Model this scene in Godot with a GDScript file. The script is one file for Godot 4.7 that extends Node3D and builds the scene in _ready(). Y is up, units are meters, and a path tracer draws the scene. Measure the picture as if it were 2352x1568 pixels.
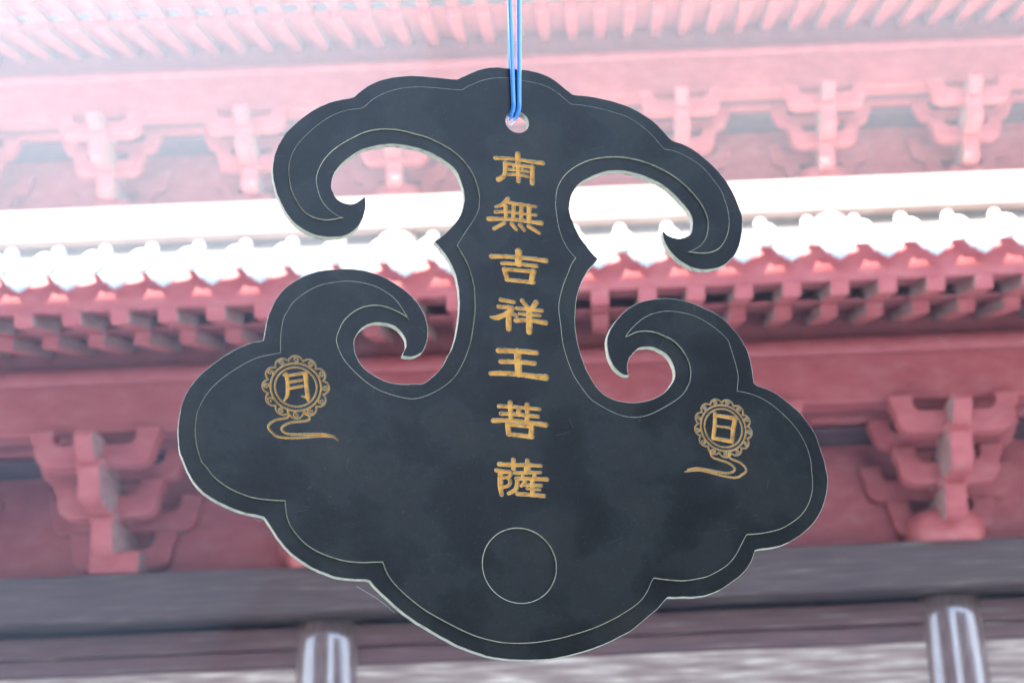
extends Node3D

const OUTER := [37, 3405, 208, 3411, 330, 3407, 465, 3385, 587, 3331, 684, 3258, 768, 3192, 811, 3176, 954, 3179, 1129, 3168, 1292, 3144, 1454, 3101, 1590, 3036, 1725, 2951, 1822, 2855, 1918, 2751, 2031, 2724, 2144, 2677, 2243, 2614, 2340, 2531, 2449, 2423, 2543, 2299, 2611, 2166, 2658, 2025, 2691, 1904, 2686, 1798, 2666, 1678, 2635, 1557, 2582, 1448, 2499, 1350, 2405, 1277, 2301, 1236, 2174, 1215, 2051, 1232, 1942, 1285, 1859, 1354, 1790, 1443, 1752, 1535, 1743, 1612, 1754, 1631, 1799, 1592, 1860, 1565, 1947, 1562, 2011, 1584, 2064, 1624, 2088, 1685, 2098, 1764, 2092, 1835, 2057, 1910, 1986, 1994, 1903, 2084, 1771, 2187, 1612, 2255, 1464, 2291, 1352, 2305, 1240, 2296, 1128, 2273, 1015, 2221, 915, 2164, 839, 2104, 801, 2064, 765, 2011, 736, 1950, 713, 1871, 703, 1793, 703, 1775, 715, 1706, 737, 1638, 770, 1552, 826, 1444, 895, 1350, 952, 1280, 998, 1232, 947, 1161, 890, 1093, 846, 1021, 807, 943, 768, 841, 743, 741, 730, 630, 720, 507, 722, 399, 735, 292, 755, 185, 788, 75, 825, -29, 879, -132, 945, -228, 1024, -293, 1127, -334, 1232, -347, 1350, -344, 1470, -317, 1567, -275, 1666, -209, 1743, -120, 1781, -46, 1791, 27, 1774, 99, 1742, 169, 1691, 220, 1633, 252, 1574, 274, 1502, 277, 1429, 264, 1380, 236, 1329, 181, 1291, 124, 1272, 62, 1270, -10, 1284, -53, 1229, -54, 1166, -17, 1110, 51, 1073, 144, 1056, 251, 1064, 348, 1098, 435, 1130, 489, 1178, 557, 1260, 649, 1373, 739, 1484, 792, 1608, 827, 1755, 848, 1902, 842, 2024, 819, 2157, 774, 2290, 720, 2385, 655, 2478, 563, 2547, 481, 2590, 397, 2620, 344, 2649, 235, 2665, 126, 2672, 28, 2676, -45, 2724, -72, 2821, -96, 2917, -138, 3012, -205, 3105, -278, 3186, -352, 3253, -445, 3308, -526, 3349, -620, 3386, -762, 3412, -880, 3425, -999, 3428, -1075, 3397, -1218, 3355, -1337, 3287, -1456, 3197, -1564, 3091, -1654, 2975, -1728, 2836, -1790, 2701, -1823, 2604, -1835, 2543, -1853, 2529, -1885, 2500, -1954, 2446, -2034, 2369, -2114, 2269, -2184, 2171, -2248, 2063, -2300, 1944, -2336, 1817, -2351, 1679, -2354, 1582, -2357, 1558, -2371, 1516, -2413, 1467, -2468, 1396, -2524, 1314, -2590, 1232, -2656, 1156, -2710, 1058, -2758, 945, -2813, 833, -2857, 722, -2896, 590, -2934, 448, -2968, 296, -2991, 146, -2998, -3, -2998, -129, -2990, -245, -2974, -350, -2945, -454, -2911, -558, -2872, -662, -2818, -765, -2764, -868, -2705, -972, -2645, -1065, -2581, -1157, -2506, -1250, -2422, -1333, -2347, -1386, -2283, -1438, -2274, -1529, -2274, -1621, -2269, -1723, -2254, -1824, -2219, -1926, -2176, -2018, -2122, -2110, -2058, -2182, -1989, -2244, -1913, -2296, -1838, -2349, -1757, -2385, -1711, -2441, -1698, -2541, -1682, -2621, -1662, -2702, -1631, -2792, -1594, -2873, -1550, -2944, -1502, -3006, -1442, -3058, -1371, -3101, -1300, -3140, -1207, -3173, -1131, -3193, -1026, -3204, -920, -3202, -814, -3192, -705, -3170, -607, -3139, -518, -3093, -439, -3036, -358, -2959, -276, -2871, -192, -2772, -112, -2662, -37, -2551, 16, -2448, 43, -2440, 92, -2432, 161, -2419, 253, -2396, 346, -2362, 441, -2312, 537, -2251, 618, -2179, 683, -2084, 750, -1978, 804, -1860, 841, -1731, 864, -1600, 876, -1491, 872, -1380, 852, -1270, 817, -1159, 756, -1059, 693, -982, 623, -915, 540, -860, 438, -832, 334, -827, 241, -840, 147, -871, 63, -920, 14, -985, -16, -1040, -20, -1089, -10, -1068, 43, -1049, 85, -1049, 142, -1064, 188, -1113, 254, -1168, 296, -1234, 316, -1310, 322, -1386, 311, -1462, 272, -1515, 222, -1547, 162, -1567, 103, -1560, 6, -1538, -60, -1494, -137, -1429, -200, -1353, -246, -1267, -286, -1170, -307, -1061, -311, -953, -298, -865, -282, -710, -135, -619, 35, -583, 102, -549, 216, -525, 347, -507, 479, -500, 599, -508, 742, -529, 872, -570, 995, -626, 1099, -694, 1191, -762, 1263, -676, 1333, -595, 1421, -526, 1509, -467, 1627, -441, 1742, -438, 1798, -447, 1885, -475, 1983, -509, 2068, -555, 2133, -636, 2194, -729, 2247, -844, 2291, -971, 2320, -1109, 2332, -1223, 2326, -1337, 2299, -1450, 2257, -1540, 2208, -1629, 2135, -1706, 2057, -1771, 1963, -1803, 1897, -1819, 1821, -1817, 1748, -1794, 1689, -1766, 1643, -1710, 1606, -1632, 1593, -1577, 1608, -1533, 1643, -1478, 1696, -1466, 1608, -1476, 1521, -1508, 1420, -1551, 1337, -1617, 1270, -1704, 1225, -1813, 1205, -1911, 1205, -1998, 1220, -2075, 1254, -2152, 1300, -2218, 1360, -2274, 1438, -2326, 1541, -2367, 1634, -2391, 1721, -2410, 1805, -2418, 1902, -2412, 2000, -2392, 2102, -2356, 2205, -2305, 2311, -2236, 2407, -2149, 2506, -2052, 2601, -1941, 2685, -1830, 2748, -1718, 2791, -1616, 2827, -1571, 2875, -1514, 2934, -1435, 3003, -1343, 3061, -1239, 3108, -1123, 3143, -995, 3170, -854, 3180, -724, 3184, -594, 3188, -505, 3193, -451, 3227, -366, 3279, -270, 3336, -172, 3377, -63, 3401]
const FIELD := [168, 3271, 265, 3263, 387, 3253, 510, 3222, 619, 3162, 703, 3092, 763, 3046, 887, 3048, 1036, 3040, 1185, 3019, 1335, 2990, 1459, 2945, 1581, 2866, 1690, 2771, 1761, 2685, 1821, 2619, 1910, 2616, 2023, 2582, 2147, 2522, 2269, 2436, 2376, 2301, 2457, 2184, 2499, 2048, 2523, 1939, 2526, 1808, 2504, 1688, 2458, 1579, 2395, 1489, 2315, 1436, 2225, 1408, 2112, 1400, 2018, 1404, 2063, 1425, 2155, 1485, 2223, 1569, 2254, 1650, 2271, 1743, 2267, 1834, 2236, 1935, 2179, 2035, 2096, 2137, 2001, 2226, 1891, 2306, 1769, 2366, 1633, 2416, 1496, 2447, 1360, 2458, 1222, 2452, 1085, 2426, 960, 2385, 860, 2334, 760, 2264, 671, 2176, 608, 2078, 568, 1971, 555, 1867, 550, 1797, 559, 1683, 573, 1571, 599, 1460, 643, 1351, 700, 1269, 752, 1211, 701, 1132, 656, 1016, 604, 888, 571, 775, 550, 675, 547, 578, 560, 458, 568, 339, 581, 220, 620, 64, 680, -99, 759, -223, 848, -340, 949, -404, 1063, -461, 1178, -500, 1295, -511, 1413, -492, 1534, -443, 1657, -370, 1769, -298, 1857, -221, 1924, -120, 1954, -22, 1955, 75, 1930, 170, 1876, 270, 1807, 344, 1714, 404, 1740, 381, 1658, 418, 1562, 443, 1454, 442, 1369, 419, 1307, 384, 1258, 362, 1272, 394, 1323, 458, 1399, 538, 1487, 607, 1574, 651, 1673, 684, 1759, 697, 1869, 694, 1991, 679, 2111, 639, 2218, 579, 2313, 512, 2405, 420, 2432, 330, 2461, 222, 2484, 113, 2494, 4, 2470, -150, 2544, -157, 2653, -180, 2773, -227, 2891, -304, 2995, -394, 3086, -491, 3163, -607, 3214, -724, 3245, -865, 3244, -1001, 3247, -1107, 3222, -1237, 3160, -1369, 3071, -1477, 2953, -1562, 2826, -1627, 2690, -1664, 2569, -1686, 2460, -1696, 2434, -1731, 2379, -1823, 2312, -1927, 2223, -2019, 2112, -2089, 1992, -2146, 1874, -2174, 1758, -2193, 1643, -2194, 1529, -2186, 1429, -2176, 1401, -2221, 1363, -2298, 1302, -2386, 1220, -2458, 1104, -2531, 1033, -2573, 897, -2640, 763, -2696, 607, -2746, 454, -2789, 301, -2820, 150, -2841, 11, -2847, -127, -2842, -253, -2820, -379, -2787, -504, -2738, -629, -2679, -754, -2615, -868, -2551, -972, -2476, -1065, -2401, -1158, -2311, -1231, -2209, -1271, -2106, -1357, -2110, -1460, -2117, -1562, -2114, -1664, -2100, -1767, -2072, -1858, -2039, -1950, -1991, -2022, -1936, -2084, -1871, -2137, -1800, -2174, -1718, -2192, -1625, -2199, -1553, -2285, -1553, -2396, -1548, -2506, -1534, -2607, -1502, -2708, -1459, -2800, -1401, -2872, -1341, -2935, -1260, -2977, -1216, -3016, -1112, -3040, -1018, -3052, -912, -3050, -804, -3035, -706, -2995, -606, -2939, -505, -2862, -412, -2774, -329, -2675, -250, -2575, -181, -2473, -129, -2371, -99, -2286, -76, -2288, 2, -2289, 81, -2281, 195, -2263, 288, -2228, 371, -2173, 468, -2090, 551, -1996, 623, -1900, 675, -1771, 713, -1663, 735, -1544, 736, -1445, 724, -1346, 698, -1258, 652, -1181, 600, -1114, 523, -1059, 433, -1020, 372, -1059, 404, -1125, 440, -1202, 471, -1290, 494, -1377, 495, -1475, 469, -1561, 421, -1636, 351, -1688, 277, -1724, 182, -1741, 112, -1738, 73, -1709, -16, -1654, -114, -1568, -210, -1460, -305, -1330, -386, -1169, -437, -1007, -461, -886, -434, -732, -352, -575, -216, -466, -23, -398, 181, -374, 312, -355, 444, -345, 564, -347, 684, -356, 803, -383, 922, -427, 1051, -483, 1156, -526, 1235, -459, 1355, -388, 1473, -329, 1579, -293, 1670, -286, 1739, -285, 1840, -306, 1951, -346, 2061, -403, 2157, -484, 2250, -588, 2334, -716, 2395, -844, 2444, -971, 2467, -1109, 2489, -1247, 2489, -1373, 2466, -1486, 2424, -1598, 2353, -1709, 2270, -1798, 2191, -1874, 2100, -1927, 2007, -1964, 1904, -1975, 1804, -1954, 1696, -1919, 1602, -1851, 1512, -1762, 1448, -1696, 1425, -1805, 1392, -1893, 1380, -1991, 1394, -2079, 1439, -2147, 1517, -2198, 1609, -2233, 1702, -2255, 1822, -2261, 1919, -2247, 2032, -2207, 2148, -2143, 2256, -2057, 2366, -1970, 2459, -1882, 2540, -1782, 2610, -1693, 2655, -1603, 2684, -1512, 2712, -1433, 2802, -1342, 2879, -1227, 2946, -1111, 2994, -960, 3030, -819, 3046, -678, 3051, -559, 3054, -452, 3061, -404, 3101, -320, 3158, -199, 3221, -78, 3258, 92, 3281]
const GLYPHS := [
	["-102,2284,43 2,2292,40 135,2297,38 269,2287,40 420,2283,49", "146,2357,60 146,2248,54 147,2183,40", "9,2239,54 5,2145,49 -9,2086,49 -70,2036,60", "0,2235,38 83,2230,35 200,2225,38 308,2223,40", "304,2226,49 296,2030,49", "97,2235,27 102,2178,24", "197,2225,27 196,2185,24", "49,2164,32 149,2169,32 256,2163,32", "41,2106,35 148,2118,35 251,2104,32", "149,2179,46 146,2039,46"],
	["25,1817,49 -29,1751,46 -109,1711,27", "44,1776,40 189,1767,35 329,1760,32", "-110,1654,40 5,1670,35 154,1664,29 329,1661,29", "-183,1566,52 -46,1580,40 119,1586,38 251,1579,40 383,1575,52", "0,1733,46 2,1585,38", "90,1770,43 79,1593,40", "173,1772,43 165,1588,40", "255,1760,49 251,1582,49", "-17,1537,40 -129,1460,38", "65,1532,49 110,1473,35", "154,1530,49 195,1475,35", "246,1525,46 357,1459,38"],
	["-164,1141,49 -54,1152,46 109,1157,40 273,1155,43 421,1148,54", "127,1227,71 127,1089,77", "-52,1076,40 124,1082,38 316,1076,43", "-27,1010,43 138,1011,38 282,1011,46", "-27,1010,54 3,896,49", "-7,895,40 279,890,43", "282,1011,63 256,892,54"],
	["-73,666,43 65,651,40", "-97,587,43 32,588,43 38,568,49 -34,508,49 -115,465,54 -182,466,21", "8,528,57 4,354,57", "46,522,40 91,502,38", "153,676,46 219,590,43", "302,668,57 251,586,43", "96,586,38 225,584,38 361,581,40", "124,528,35 224,526,35 337,525,35", "83,451,49 222,465,43 397,449,52", "229,591,60 219,338,63"],
	["-109,108,54 85,116,49 290,114,52", "-86,-9,46 83,0,46 268,-3,46", "-192,-144,43 -79,-133,54 80,-131,49 270,-144,57 379,-146,71", "92,113,71 96,-127,71"],
	["-114,-485,40 72,-483,35 305,-491,35", "3,-443,52 5,-523,49", "176,-454,52 178,-525,46", "90,-524,49 90,-556,52", "-96,-561,40 70,-560,38 287,-569,38", "4,-571,46 15,-618,49", "177,-570,49 172,-621,49", "-173,-639,49 6,-625,40 194,-639,40 364,-652,54", "-30,-669,38 224,-676,43", "-27,-672,54 -19,-770,52", "-19,-770,40 218,-785,46", "221,-673,52 209,-782,54"],
	["-122,-1086,46 -4,-1087,40 151,-1082,38 304,-1083,32", "22,-1035,46 23,-1123,46", "165,-1037,43 175,-1118,43", "150,-1119,43 149,-1157,43", "-111,-1170,52 -114,-1307,52 -103,-1396,38", "-154,-1150,38 -98,-1160,46 -12,-1162,35 -9,-1187,35 -29,-1213,32 -87,-1222,32", "-29,-1231,32 -13,-1262,35 -33,-1300,35 -95,-1321,35", "34,-1169,35 149,-1160,35 299,-1149,27", "112,-1171,32 120,-1215,38", "240,-1165,35 226,-1209,35", "48,-1224,38 179,-1221,38 360,-1218,43", "58,-1230,43 56,-1283,43 34,-1340,43 -32,-1380,35", "138,-1248,35 99,-1297,32", "131,-1286,32 302,-1284,32", "212,-1248,43 209,-1375,46", "155,-1322,27 288,-1328,24", "54,-1379,40 175,-1383,38 324,-1388,40"],
]
const MOON_MARK := ["-2221,-295,42 -2205,-376,37 -2201,-465,37 -2208,-518,31 -2233,-562,18", "-2240,-304,28 -2191,-304,28 -2108,-284,29 -2038,-268,31", "-2037,-279,48 -2025,-399,39 -2008,-519,42", "-2012,-505,45 -2006,-544,26", "-2022,-515,28 -2072,-509,10", "-2192,-373,28 -2069,-344,26", "-2187,-437,28 -2058,-403,26"]
const MOON_TAIL := ["-2198,-642,21 -2190,-683,21 -2183,-707,21 -2202,-733,21 -2261,-751,21 -2310,-764,21 -2348,-791,21 -2376,-827,21 -2365,-861,21 -2335,-891,21 -2298,-923,21 -2239,-934,21 -2157,-933,21 -2058,-924,21 -1959,-909,21 -1860,-898,21 -1760,-898,20 -1713,-932,12", "-2035,-663,21 -1998,-689,21 -1987,-716,21 -1996,-742,21 -2046,-760,21 -2128,-771,21 -2194,-792,21 -2239,-823,21 -2248,-854,21 -2224,-881,21 -2174,-895,21 -2092,-894,21 -1960,-883,21 -1860,-877,21 -1794,-887,21 -1753,-897,18"]
const SUN_MARK := ["2198,-416,36 2190,-527,42 2161,-687,42", "2196,-435,36 2409,-456,42", "2420,-463,48 2392,-571,45 2368,-713,42", "2161,-687,36 2366,-713,42", "2367,-706,34 2376,-739,13", "2215,-555,21 2339,-563,23 2365,-577,21"]
const SUN_TAIL := ["2336,-811,21 2324,-872,21 2345,-901,21 2397,-921,21 2446,-941,21 2490,-979,21 2500,-1020,21 2480,-1047,21 2452,-1064,21 2415,-1090,21 2357,-1102,21 2280,-1094,21 2186,-1077,21 2073,-1053,21 1979,-1039,21 1902,-1049,18 1825,-1067,12", "2127,-823,21 2124,-868,21 2149,-900,21 2216,-919,21 2292,-941,21 2347,-968,21 2376,-1004,21 2358,-1035,21 2303,-1054,21 2226,-1053,21 2112,-1036,21 1999,-1023,21 1923,-1027,21 1857,-1042,15"]

const EYE := 1.6                      # camera height
const PLAQUE_AT := Vector3(-0.0835, 2.1765, -1.5501)
const PLAQUE_TURN := 18.0
const PAN := 0.0078                     # thickness of the plaque
const LIFT := 0.0021                  # how far the field stands above the rim

var M := {}
var names := {}

func numbered(called: String) -> String:
	if not names.has(called):
		names[called] = 0
		return called
	names[called] += 1
	return "%s_%03d" % [called, names[called]]

func tag(o: Node3D, label: String, category := "", group := "", kind := "") -> Node3D:
	if label: o.set_meta("label", label)
	if category: o.set_meta("category", category)
	if group: o.set_meta("group", group)
	if kind: o.set_meta("kind", kind)
	return o

func thing(called: String, at: Vector3, label: String, category: String, group := "") -> Node3D:
	var o := Node3D.new()
	o.name = numbered(called)
	add_child(o)
	o.position = at
	return tag(o, label, category, group)

func part(called: String, mesh: Mesh, parent: Node3D, at := Vector3.ZERO, turn := Basis.IDENTITY) -> MeshInstance3D:
	var o := MeshInstance3D.new()
	o.name = called
	o.mesh = mesh
	parent.add_child(o, true)
	o.transform = Transform3D(turn, at)
	return o

# ---------------------------------------------------------------- materials
func noise_tex(seed_: int, freq: float, stops: Array, octaves := 4, size := 512, kind := FastNoiseLite.TYPE_SIMPLEX_SMOOTH) -> NoiseTexture2D:
	var n := FastNoiseLite.new()
	n.seed = seed_
	n.noise_type = kind
	n.frequency = freq
	n.fractal_octaves = octaves
	n.fractal_lacunarity = 2.1
	var t := NoiseTexture2D.new()
	t.width = size
	t.height = size
	t.seamless = true
	t.noise = n
	var g := Gradient.new()
	var off := PackedFloat32Array()
	var col := PackedColorArray()
	for s in stops:
		off.append(s[0])
		col.append(Color(s[1], s[2], s[3]).linear_to_srgb())
	g.offsets = off
	g.colors = col
	t.color_ramp = g
	return t

func height_tex(seed_: int, freq: float, octaves := 4, size := 512) -> NoiseTexture2D:
	return noise_tex(seed_, freq, [[0.0, 0.0, 0.0, 0.0], [1.0, 1.0, 1.0, 1.0]], octaves, size)

func mat(called: String, tex: Texture2D, rough: float, scale: Vector3, world := true, bump: Texture2D = null, bump_cm := 0.1) -> StandardMaterial3D:
	var m := StandardMaterial3D.new()
	m.resource_name = called
	m.albedo_texture = tex
	m.roughness = rough
	m.uv1_triplanar = true
	m.uv1_world_triplanar = world
	m.uv1_scale = scale
	m.uv1_triplanar_sharpness = 4.0
	if bump:
		m.heightmap_enabled = true
		m.heightmap_texture = bump
		m.heightmap_scale = bump_cm
	return m

func make_materials() -> void:
	# dark waxed stone of the plaque: patches of green-black, browner and greyer, and a fine dusty speckle
	var patina := mat("dark_patina", noise_tex(11, 0.004, [[0.0, 0.002, 0.002, 0.002], [0.32, 0.0032, 0.0034, 0.0032], [0.47, 0.0055, 0.0066, 0.006], [0.58, 0.0105, 0.0125, 0.011], [0.72, 0.0110, 0.0105, 0.0085], [1.0, 0.019, 0.0175, 0.014]], 6, 1024), 0.43, Vector3.ONE * 2.3, false, height_tex(5, 0.05, 3), 0.012)
	patina.detail_enabled = true
	patina.detail_blend_mode = BaseMaterial3D.BLEND_MODE_MIX
	patina.detail_albedo = speckle_tex()
	patina.detail_uv_layer = BaseMaterial3D.DETAIL_UV_1
	patina.roughness_texture = noise_tex(12, 0.012, [[0.0, 0.62, 0.62, 0.62], [1.0, 1.0, 1.0, 1.0]], 5)
	patina.roughness = 0.38
	patina.metallic_specular = 0.42
	M.patina = patina
	M.worn = mat("worn_edge_stone", noise_tex(21, 0.03, [[0.0, 0.12, 0.09, 0.045], [0.35, 0.30, 0.27, 0.17], [0.65, 0.40, 0.38, 0.26], [1.0, 0.28, 0.19, 0.07]], 4), 0.5, Vector3.ONE * 6.0, false)
	M.gold = mat("gold_paint", noise_tex(31, 0.02, [[0.0, 0.16, 0.065, 0.02], [0.22, 0.50, 0.20, 0.02], [0.5, 0.70, 0.29, 0.026], [1.0, 0.78, 0.36, 0.05]], 5), 0.6, Vector3.ONE * 9.0, false, height_tex(6, 0.08, 3), 0.01)
	var cord := StandardMaterial3D.new()
	cord.albedo_color = Color(0.045, 0.25, 0.66).linear_to_srgb()
	cord.roughness = 0.3
	cord.clearcoat_enabled = true
	cord.clearcoat = 1.0
	cord.clearcoat_roughness = 0.08
	M.cord = cord
	var white := StandardMaterial3D.new()
	white.albedo_color = Color(0.75, 0.75, 0.72).linear_to_srgb()
	white.roughness = 0.6
	M.white_thread = white
	# the gate
	M.red = mat("red_paint", noise_tex(41, 0.008, [[0.0, 0.37, 0.070, 0.072], [0.3, 0.42, 0.088, 0.088], [0.6, 0.45, 0.105, 0.102], [1.0, 0.48, 0.155, 0.145]], 5, 1024), 0.6, Vector3(0.5, 0.9, 0.5), true, height_tex(7, 0.03, 4), 0.08)
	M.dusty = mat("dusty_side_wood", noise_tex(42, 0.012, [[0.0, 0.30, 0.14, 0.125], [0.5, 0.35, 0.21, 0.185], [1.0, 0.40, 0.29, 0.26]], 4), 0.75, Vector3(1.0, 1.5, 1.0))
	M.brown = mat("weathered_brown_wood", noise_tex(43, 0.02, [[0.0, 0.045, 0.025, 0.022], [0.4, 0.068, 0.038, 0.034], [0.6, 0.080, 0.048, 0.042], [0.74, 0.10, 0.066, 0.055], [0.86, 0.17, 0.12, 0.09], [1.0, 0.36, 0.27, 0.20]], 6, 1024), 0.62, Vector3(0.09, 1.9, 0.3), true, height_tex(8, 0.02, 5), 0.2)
	M.panel = mat("bare_worn_wood", noise_tex(44, 0.02, [[0.0, 0.17, 0.105, 0.09], [0.4, 0.28, 0.19, 0.155], [0.62, 0.38, 0.28, 0.225], [0.8, 0.55, 0.44, 0.34], [1.0, 0.78, 0.68, 0.54]], 6, 1024), 0.6, Vector3(0.09, 1.0, 0.3), true, height_tex(9, 0.02, 5), 0.2)
	M.column = mat("lacquered_column", noise_tex(45, 0.02, [[0.0, 0.09, 0.05, 0.045], [0.5, 0.15, 0.095, 0.085], [0.8, 0.19, 0.13, 0.115], [1.0, 0.30, 0.23, 0.20]], 5, 1024), 0.15, Vector3(1.6, 0.22, 1.6))
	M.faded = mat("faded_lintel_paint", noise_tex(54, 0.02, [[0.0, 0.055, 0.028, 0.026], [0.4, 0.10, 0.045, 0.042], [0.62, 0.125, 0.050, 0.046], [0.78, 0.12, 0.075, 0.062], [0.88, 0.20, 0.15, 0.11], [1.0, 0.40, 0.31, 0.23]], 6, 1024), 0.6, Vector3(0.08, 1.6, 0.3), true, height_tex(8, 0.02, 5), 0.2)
	M.column.metallic_specular = 0.9
	M.column.clearcoat_enabled = true
	M.column.clearcoat = 1.0
	M.column.clearcoat_roughness = 0.06
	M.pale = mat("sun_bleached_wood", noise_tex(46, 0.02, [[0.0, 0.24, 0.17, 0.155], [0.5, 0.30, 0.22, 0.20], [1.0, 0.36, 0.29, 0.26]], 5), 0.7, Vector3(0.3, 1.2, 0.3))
	M.dark = mat("dark_cover_board", noise_tex(50, 0.01, [[0.0, 0.09, 0.045, 0.05], [1.0, 0.14, 0.07, 0.075]], 4), 0.85, Vector3.ONE)
	M.soffit = mat("old_soffit_wood", noise_tex(49, 0.01, [[0.0, 0.34, 0.085, 0.085], [1.0, 0.44, 0.12, 0.115]], 4), 0.8, Vector3(1.0, 1.0, 0.4))
	M.plaster = mat("limewashed_wall", noise_tex(47, 0.01, [[0.0, 0.11, 0.10, 0.10], [1.0, 0.15, 0.14, 0.135]], 4), 0.85, Vector3.ONE)
	M.tile = mat("grey_clay_tile", noise_tex(48, 0.02, [[0.0, 0.46, 0.47, 0.47], [0.5, 0.53, 0.535, 0.53], [1.0, 0.60, 0.60, 0.58]], 5), 0.5, Vector3.ONE * 1.5)
	# the yard
	M.paving = mat("granite_paving", noise_tex(51, 0.02, [[0.0, 0.54, 0.52, 0.49], [1.0, 0.68, 0.66, 0.62]], 5), 0.85, Vector3.ONE * 0.4)
	M.hall = mat("hall_wall_paint", noise_tex(52, 0.01, [[0.0, 0.05, 0.03, 0.028], [1.0, 0.08, 0.045, 0.04]], 4), 0.8, Vector3.ONE * 0.5)
	M.wall = mat("yard_wall_plaster", noise_tex(53, 0.01, [[0.0, 0.06, 0.045, 0.04], [1.0, 0.09, 0.07, 0.06]], 4), 0.9, Vector3.ONE * 0.5)

func speckle_tex() -> ImageTexture:
	# pale dust flecks, short hair scratches and a few rusty ones, on a clear ground
	var im := Image.create(1024, 1024, false, Image.FORMAT_RGBA8)
	im.fill(Color(0.5, 0.5, 0.45, 0.0))
	var r := RandomNumberGenerator.new()
	r.seed = 77
	for i in 5200:
		var a := r.randf_range(0.08, 0.32)
		var c := Color(0.55, 0.55, 0.50, a) if r.randf() < 0.8 else Color(0.50, 0.38, 0.22, a)
		im.set_pixel(r.randi() % 1024, r.randi() % 1024, c)
	for i in 1500:
		var q := Vector2i(r.randi() % 1021, r.randi() % 1021)
		var cc := Color(0.42, 0.42, 0.38, r.randf_range(0.06, 0.26)) if r.randf() < 0.8 else Color(0.40, 0.28, 0.14, r.randf_range(0.1, 0.3))
		for k in r.randi_range(2, 5):
			im.set_pixelv(q + Vector2i(r.randi() % 3, r.randi() % 3), cc)
	for i in 26:
		var p := Vector2(r.randf() * 1000.0, r.randf() * 1000.0)
		var dir := Vector2.from_angle(r.randf() * TAU)
		var a2 := r.randf_range(0.10, 0.28)
		for k in r.randi_range(8, 46):
			p += dir
			dir = dir.rotated(r.randf_range(-0.05, 0.05))
			if p.x > 0 and p.y > 0 and p.x < 1023 and p.y < 1023:
				im.set_pixelv(Vector2i(p), Color(0.50, 0.48, 0.42, a2))
	return ImageTexture.create_from_image(im)

# ---------------------------------------------------------------- shapes
func points(flat: Array) -> PackedVector2Array:
	var out := PackedVector2Array()
	for i in range(0, flat.size(), 2):
		out.append(Vector2(flat[i], flat[i + 1]) * 1e-4)
	return out

func turn_at(p: PackedVector2Array, i: int) -> float:
	var n := p.size()
	return absf((p[i] - p[(i + n - 1) % n]).angle_to(p[(i + 1) % n] - p[i]))

func smooth(p: PackedVector2Array) -> PackedVector2Array:
	var n := p.size()
	var corner: Array[bool] = []
	for i in n:
		corner.append(turn_at(p, i) > 0.62)
	var out := PackedVector2Array()
	for i in n:
		var a := p[i]
		var b := p[(i + 1) % n]
		var before := p[(i + n - 1) % n] if not corner[i] else a * 2.0 - b
		var after := p[(i + 2) % n] if not corner[(i + 1) % n] else b * 2.0 - a
		out.append(a)
		var k := 3 if a.distance_to(b) > 0.005 else 2
		for j in range(1, k):
			out.append(a.cubic_interpolate(b, before, after, float(j) / k))
	return out

func circle(c: Vector2, r: float, n := 48) -> PackedVector2Array:
	var out := PackedVector2Array()
	for i in n:
		out.append(c + Vector2.from_angle(TAU * i / n) * r)
	return out

func shrunk(p: PackedVector2Array, by: float) -> PackedVector2Array:
	# clockwise loops move inwards
	var n := p.size()
	var out := PackedVector2Array()
	for i in n:
		var e := (p[i] - p[(i + n - 1) % n]).normalized()
		var f := (p[(i + 1) % n] - p[i]).normalized()
		var na := Vector2(e.y, -e.x)
		var nb := Vector2(f.y, -f.x)
		var m := na + nb
		if m.length() < 0.2:
			m = na
		m = m.normalized()
		out.append(p[i] + m * by / maxf(0.5, m.dot(na)))
	return out

func tri(st: SurfaceTool, a: Vector3, b: Vector3, c: Vector3, n: Vector3) -> void:
	# front faces are clockwise seen from the side that n points to
	if (b - a).cross(c - a).dot(n) > 0.0:
		var t := b
		b = c
		c = t
	for v in [a, b, c]:
		st.set_normal(n)
		st.add_vertex(v)

func fill(st: SurfaceTool, loops: Array, z: float, front: bool) -> void:
	# flat face bounded by loops (even-odd), cut into trapezoids
	var ys := PackedFloat32Array()
	var ea := PackedVector2Array()
	var eb := PackedVector2Array()
	for l in loops:
		for i in l.size():
			var a: Vector2 = l[i]
			var b: Vector2 = l[(i + 1) % l.size()]
			ys.append(a.y)
			if a.y != b.y:
				ea.append(a if a.y < b.y else b)
				eb.append(b if a.y < b.y else a)
	ys.sort()
	var nrm := Vector3(0, 0, 1 if front else -1)
	for k in ys.size() - 1:
		var y0 := ys[k]
		var y1 := ys[k + 1]
		if y1 - y0 < 1e-7:
			continue
		var ym := (y0 + y1) * 0.5
		var hits := []
		for i in ea.size():
			if ea[i].y < ym and eb[i].y > ym:
				var s := (eb[i].x - ea[i].x) / (eb[i].y - ea[i].y)
				hits.append(Vector3(ea[i].x + s * (ym - ea[i].y), ea[i].x + s * (y0 - ea[i].y), ea[i].x + s * (y1 - ea[i].y)))
		hits.sort_custom(func(p, q): return p.x < q.x)
		for i in range(0, hits.size() - 1, 2):
			var l: Vector3 = hits[i]
			var r: Vector3 = hits[i + 1]
			var a := Vector3(l.y, y0, z)
			var b := Vector3(r.y, y0, z)
			var c := Vector3(r.z, y1, z)
			var d := Vector3(l.z, y1, z)
			tri(st, a, b, c, nrm)
			tri(st, a, c, d, nrm)

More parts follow.
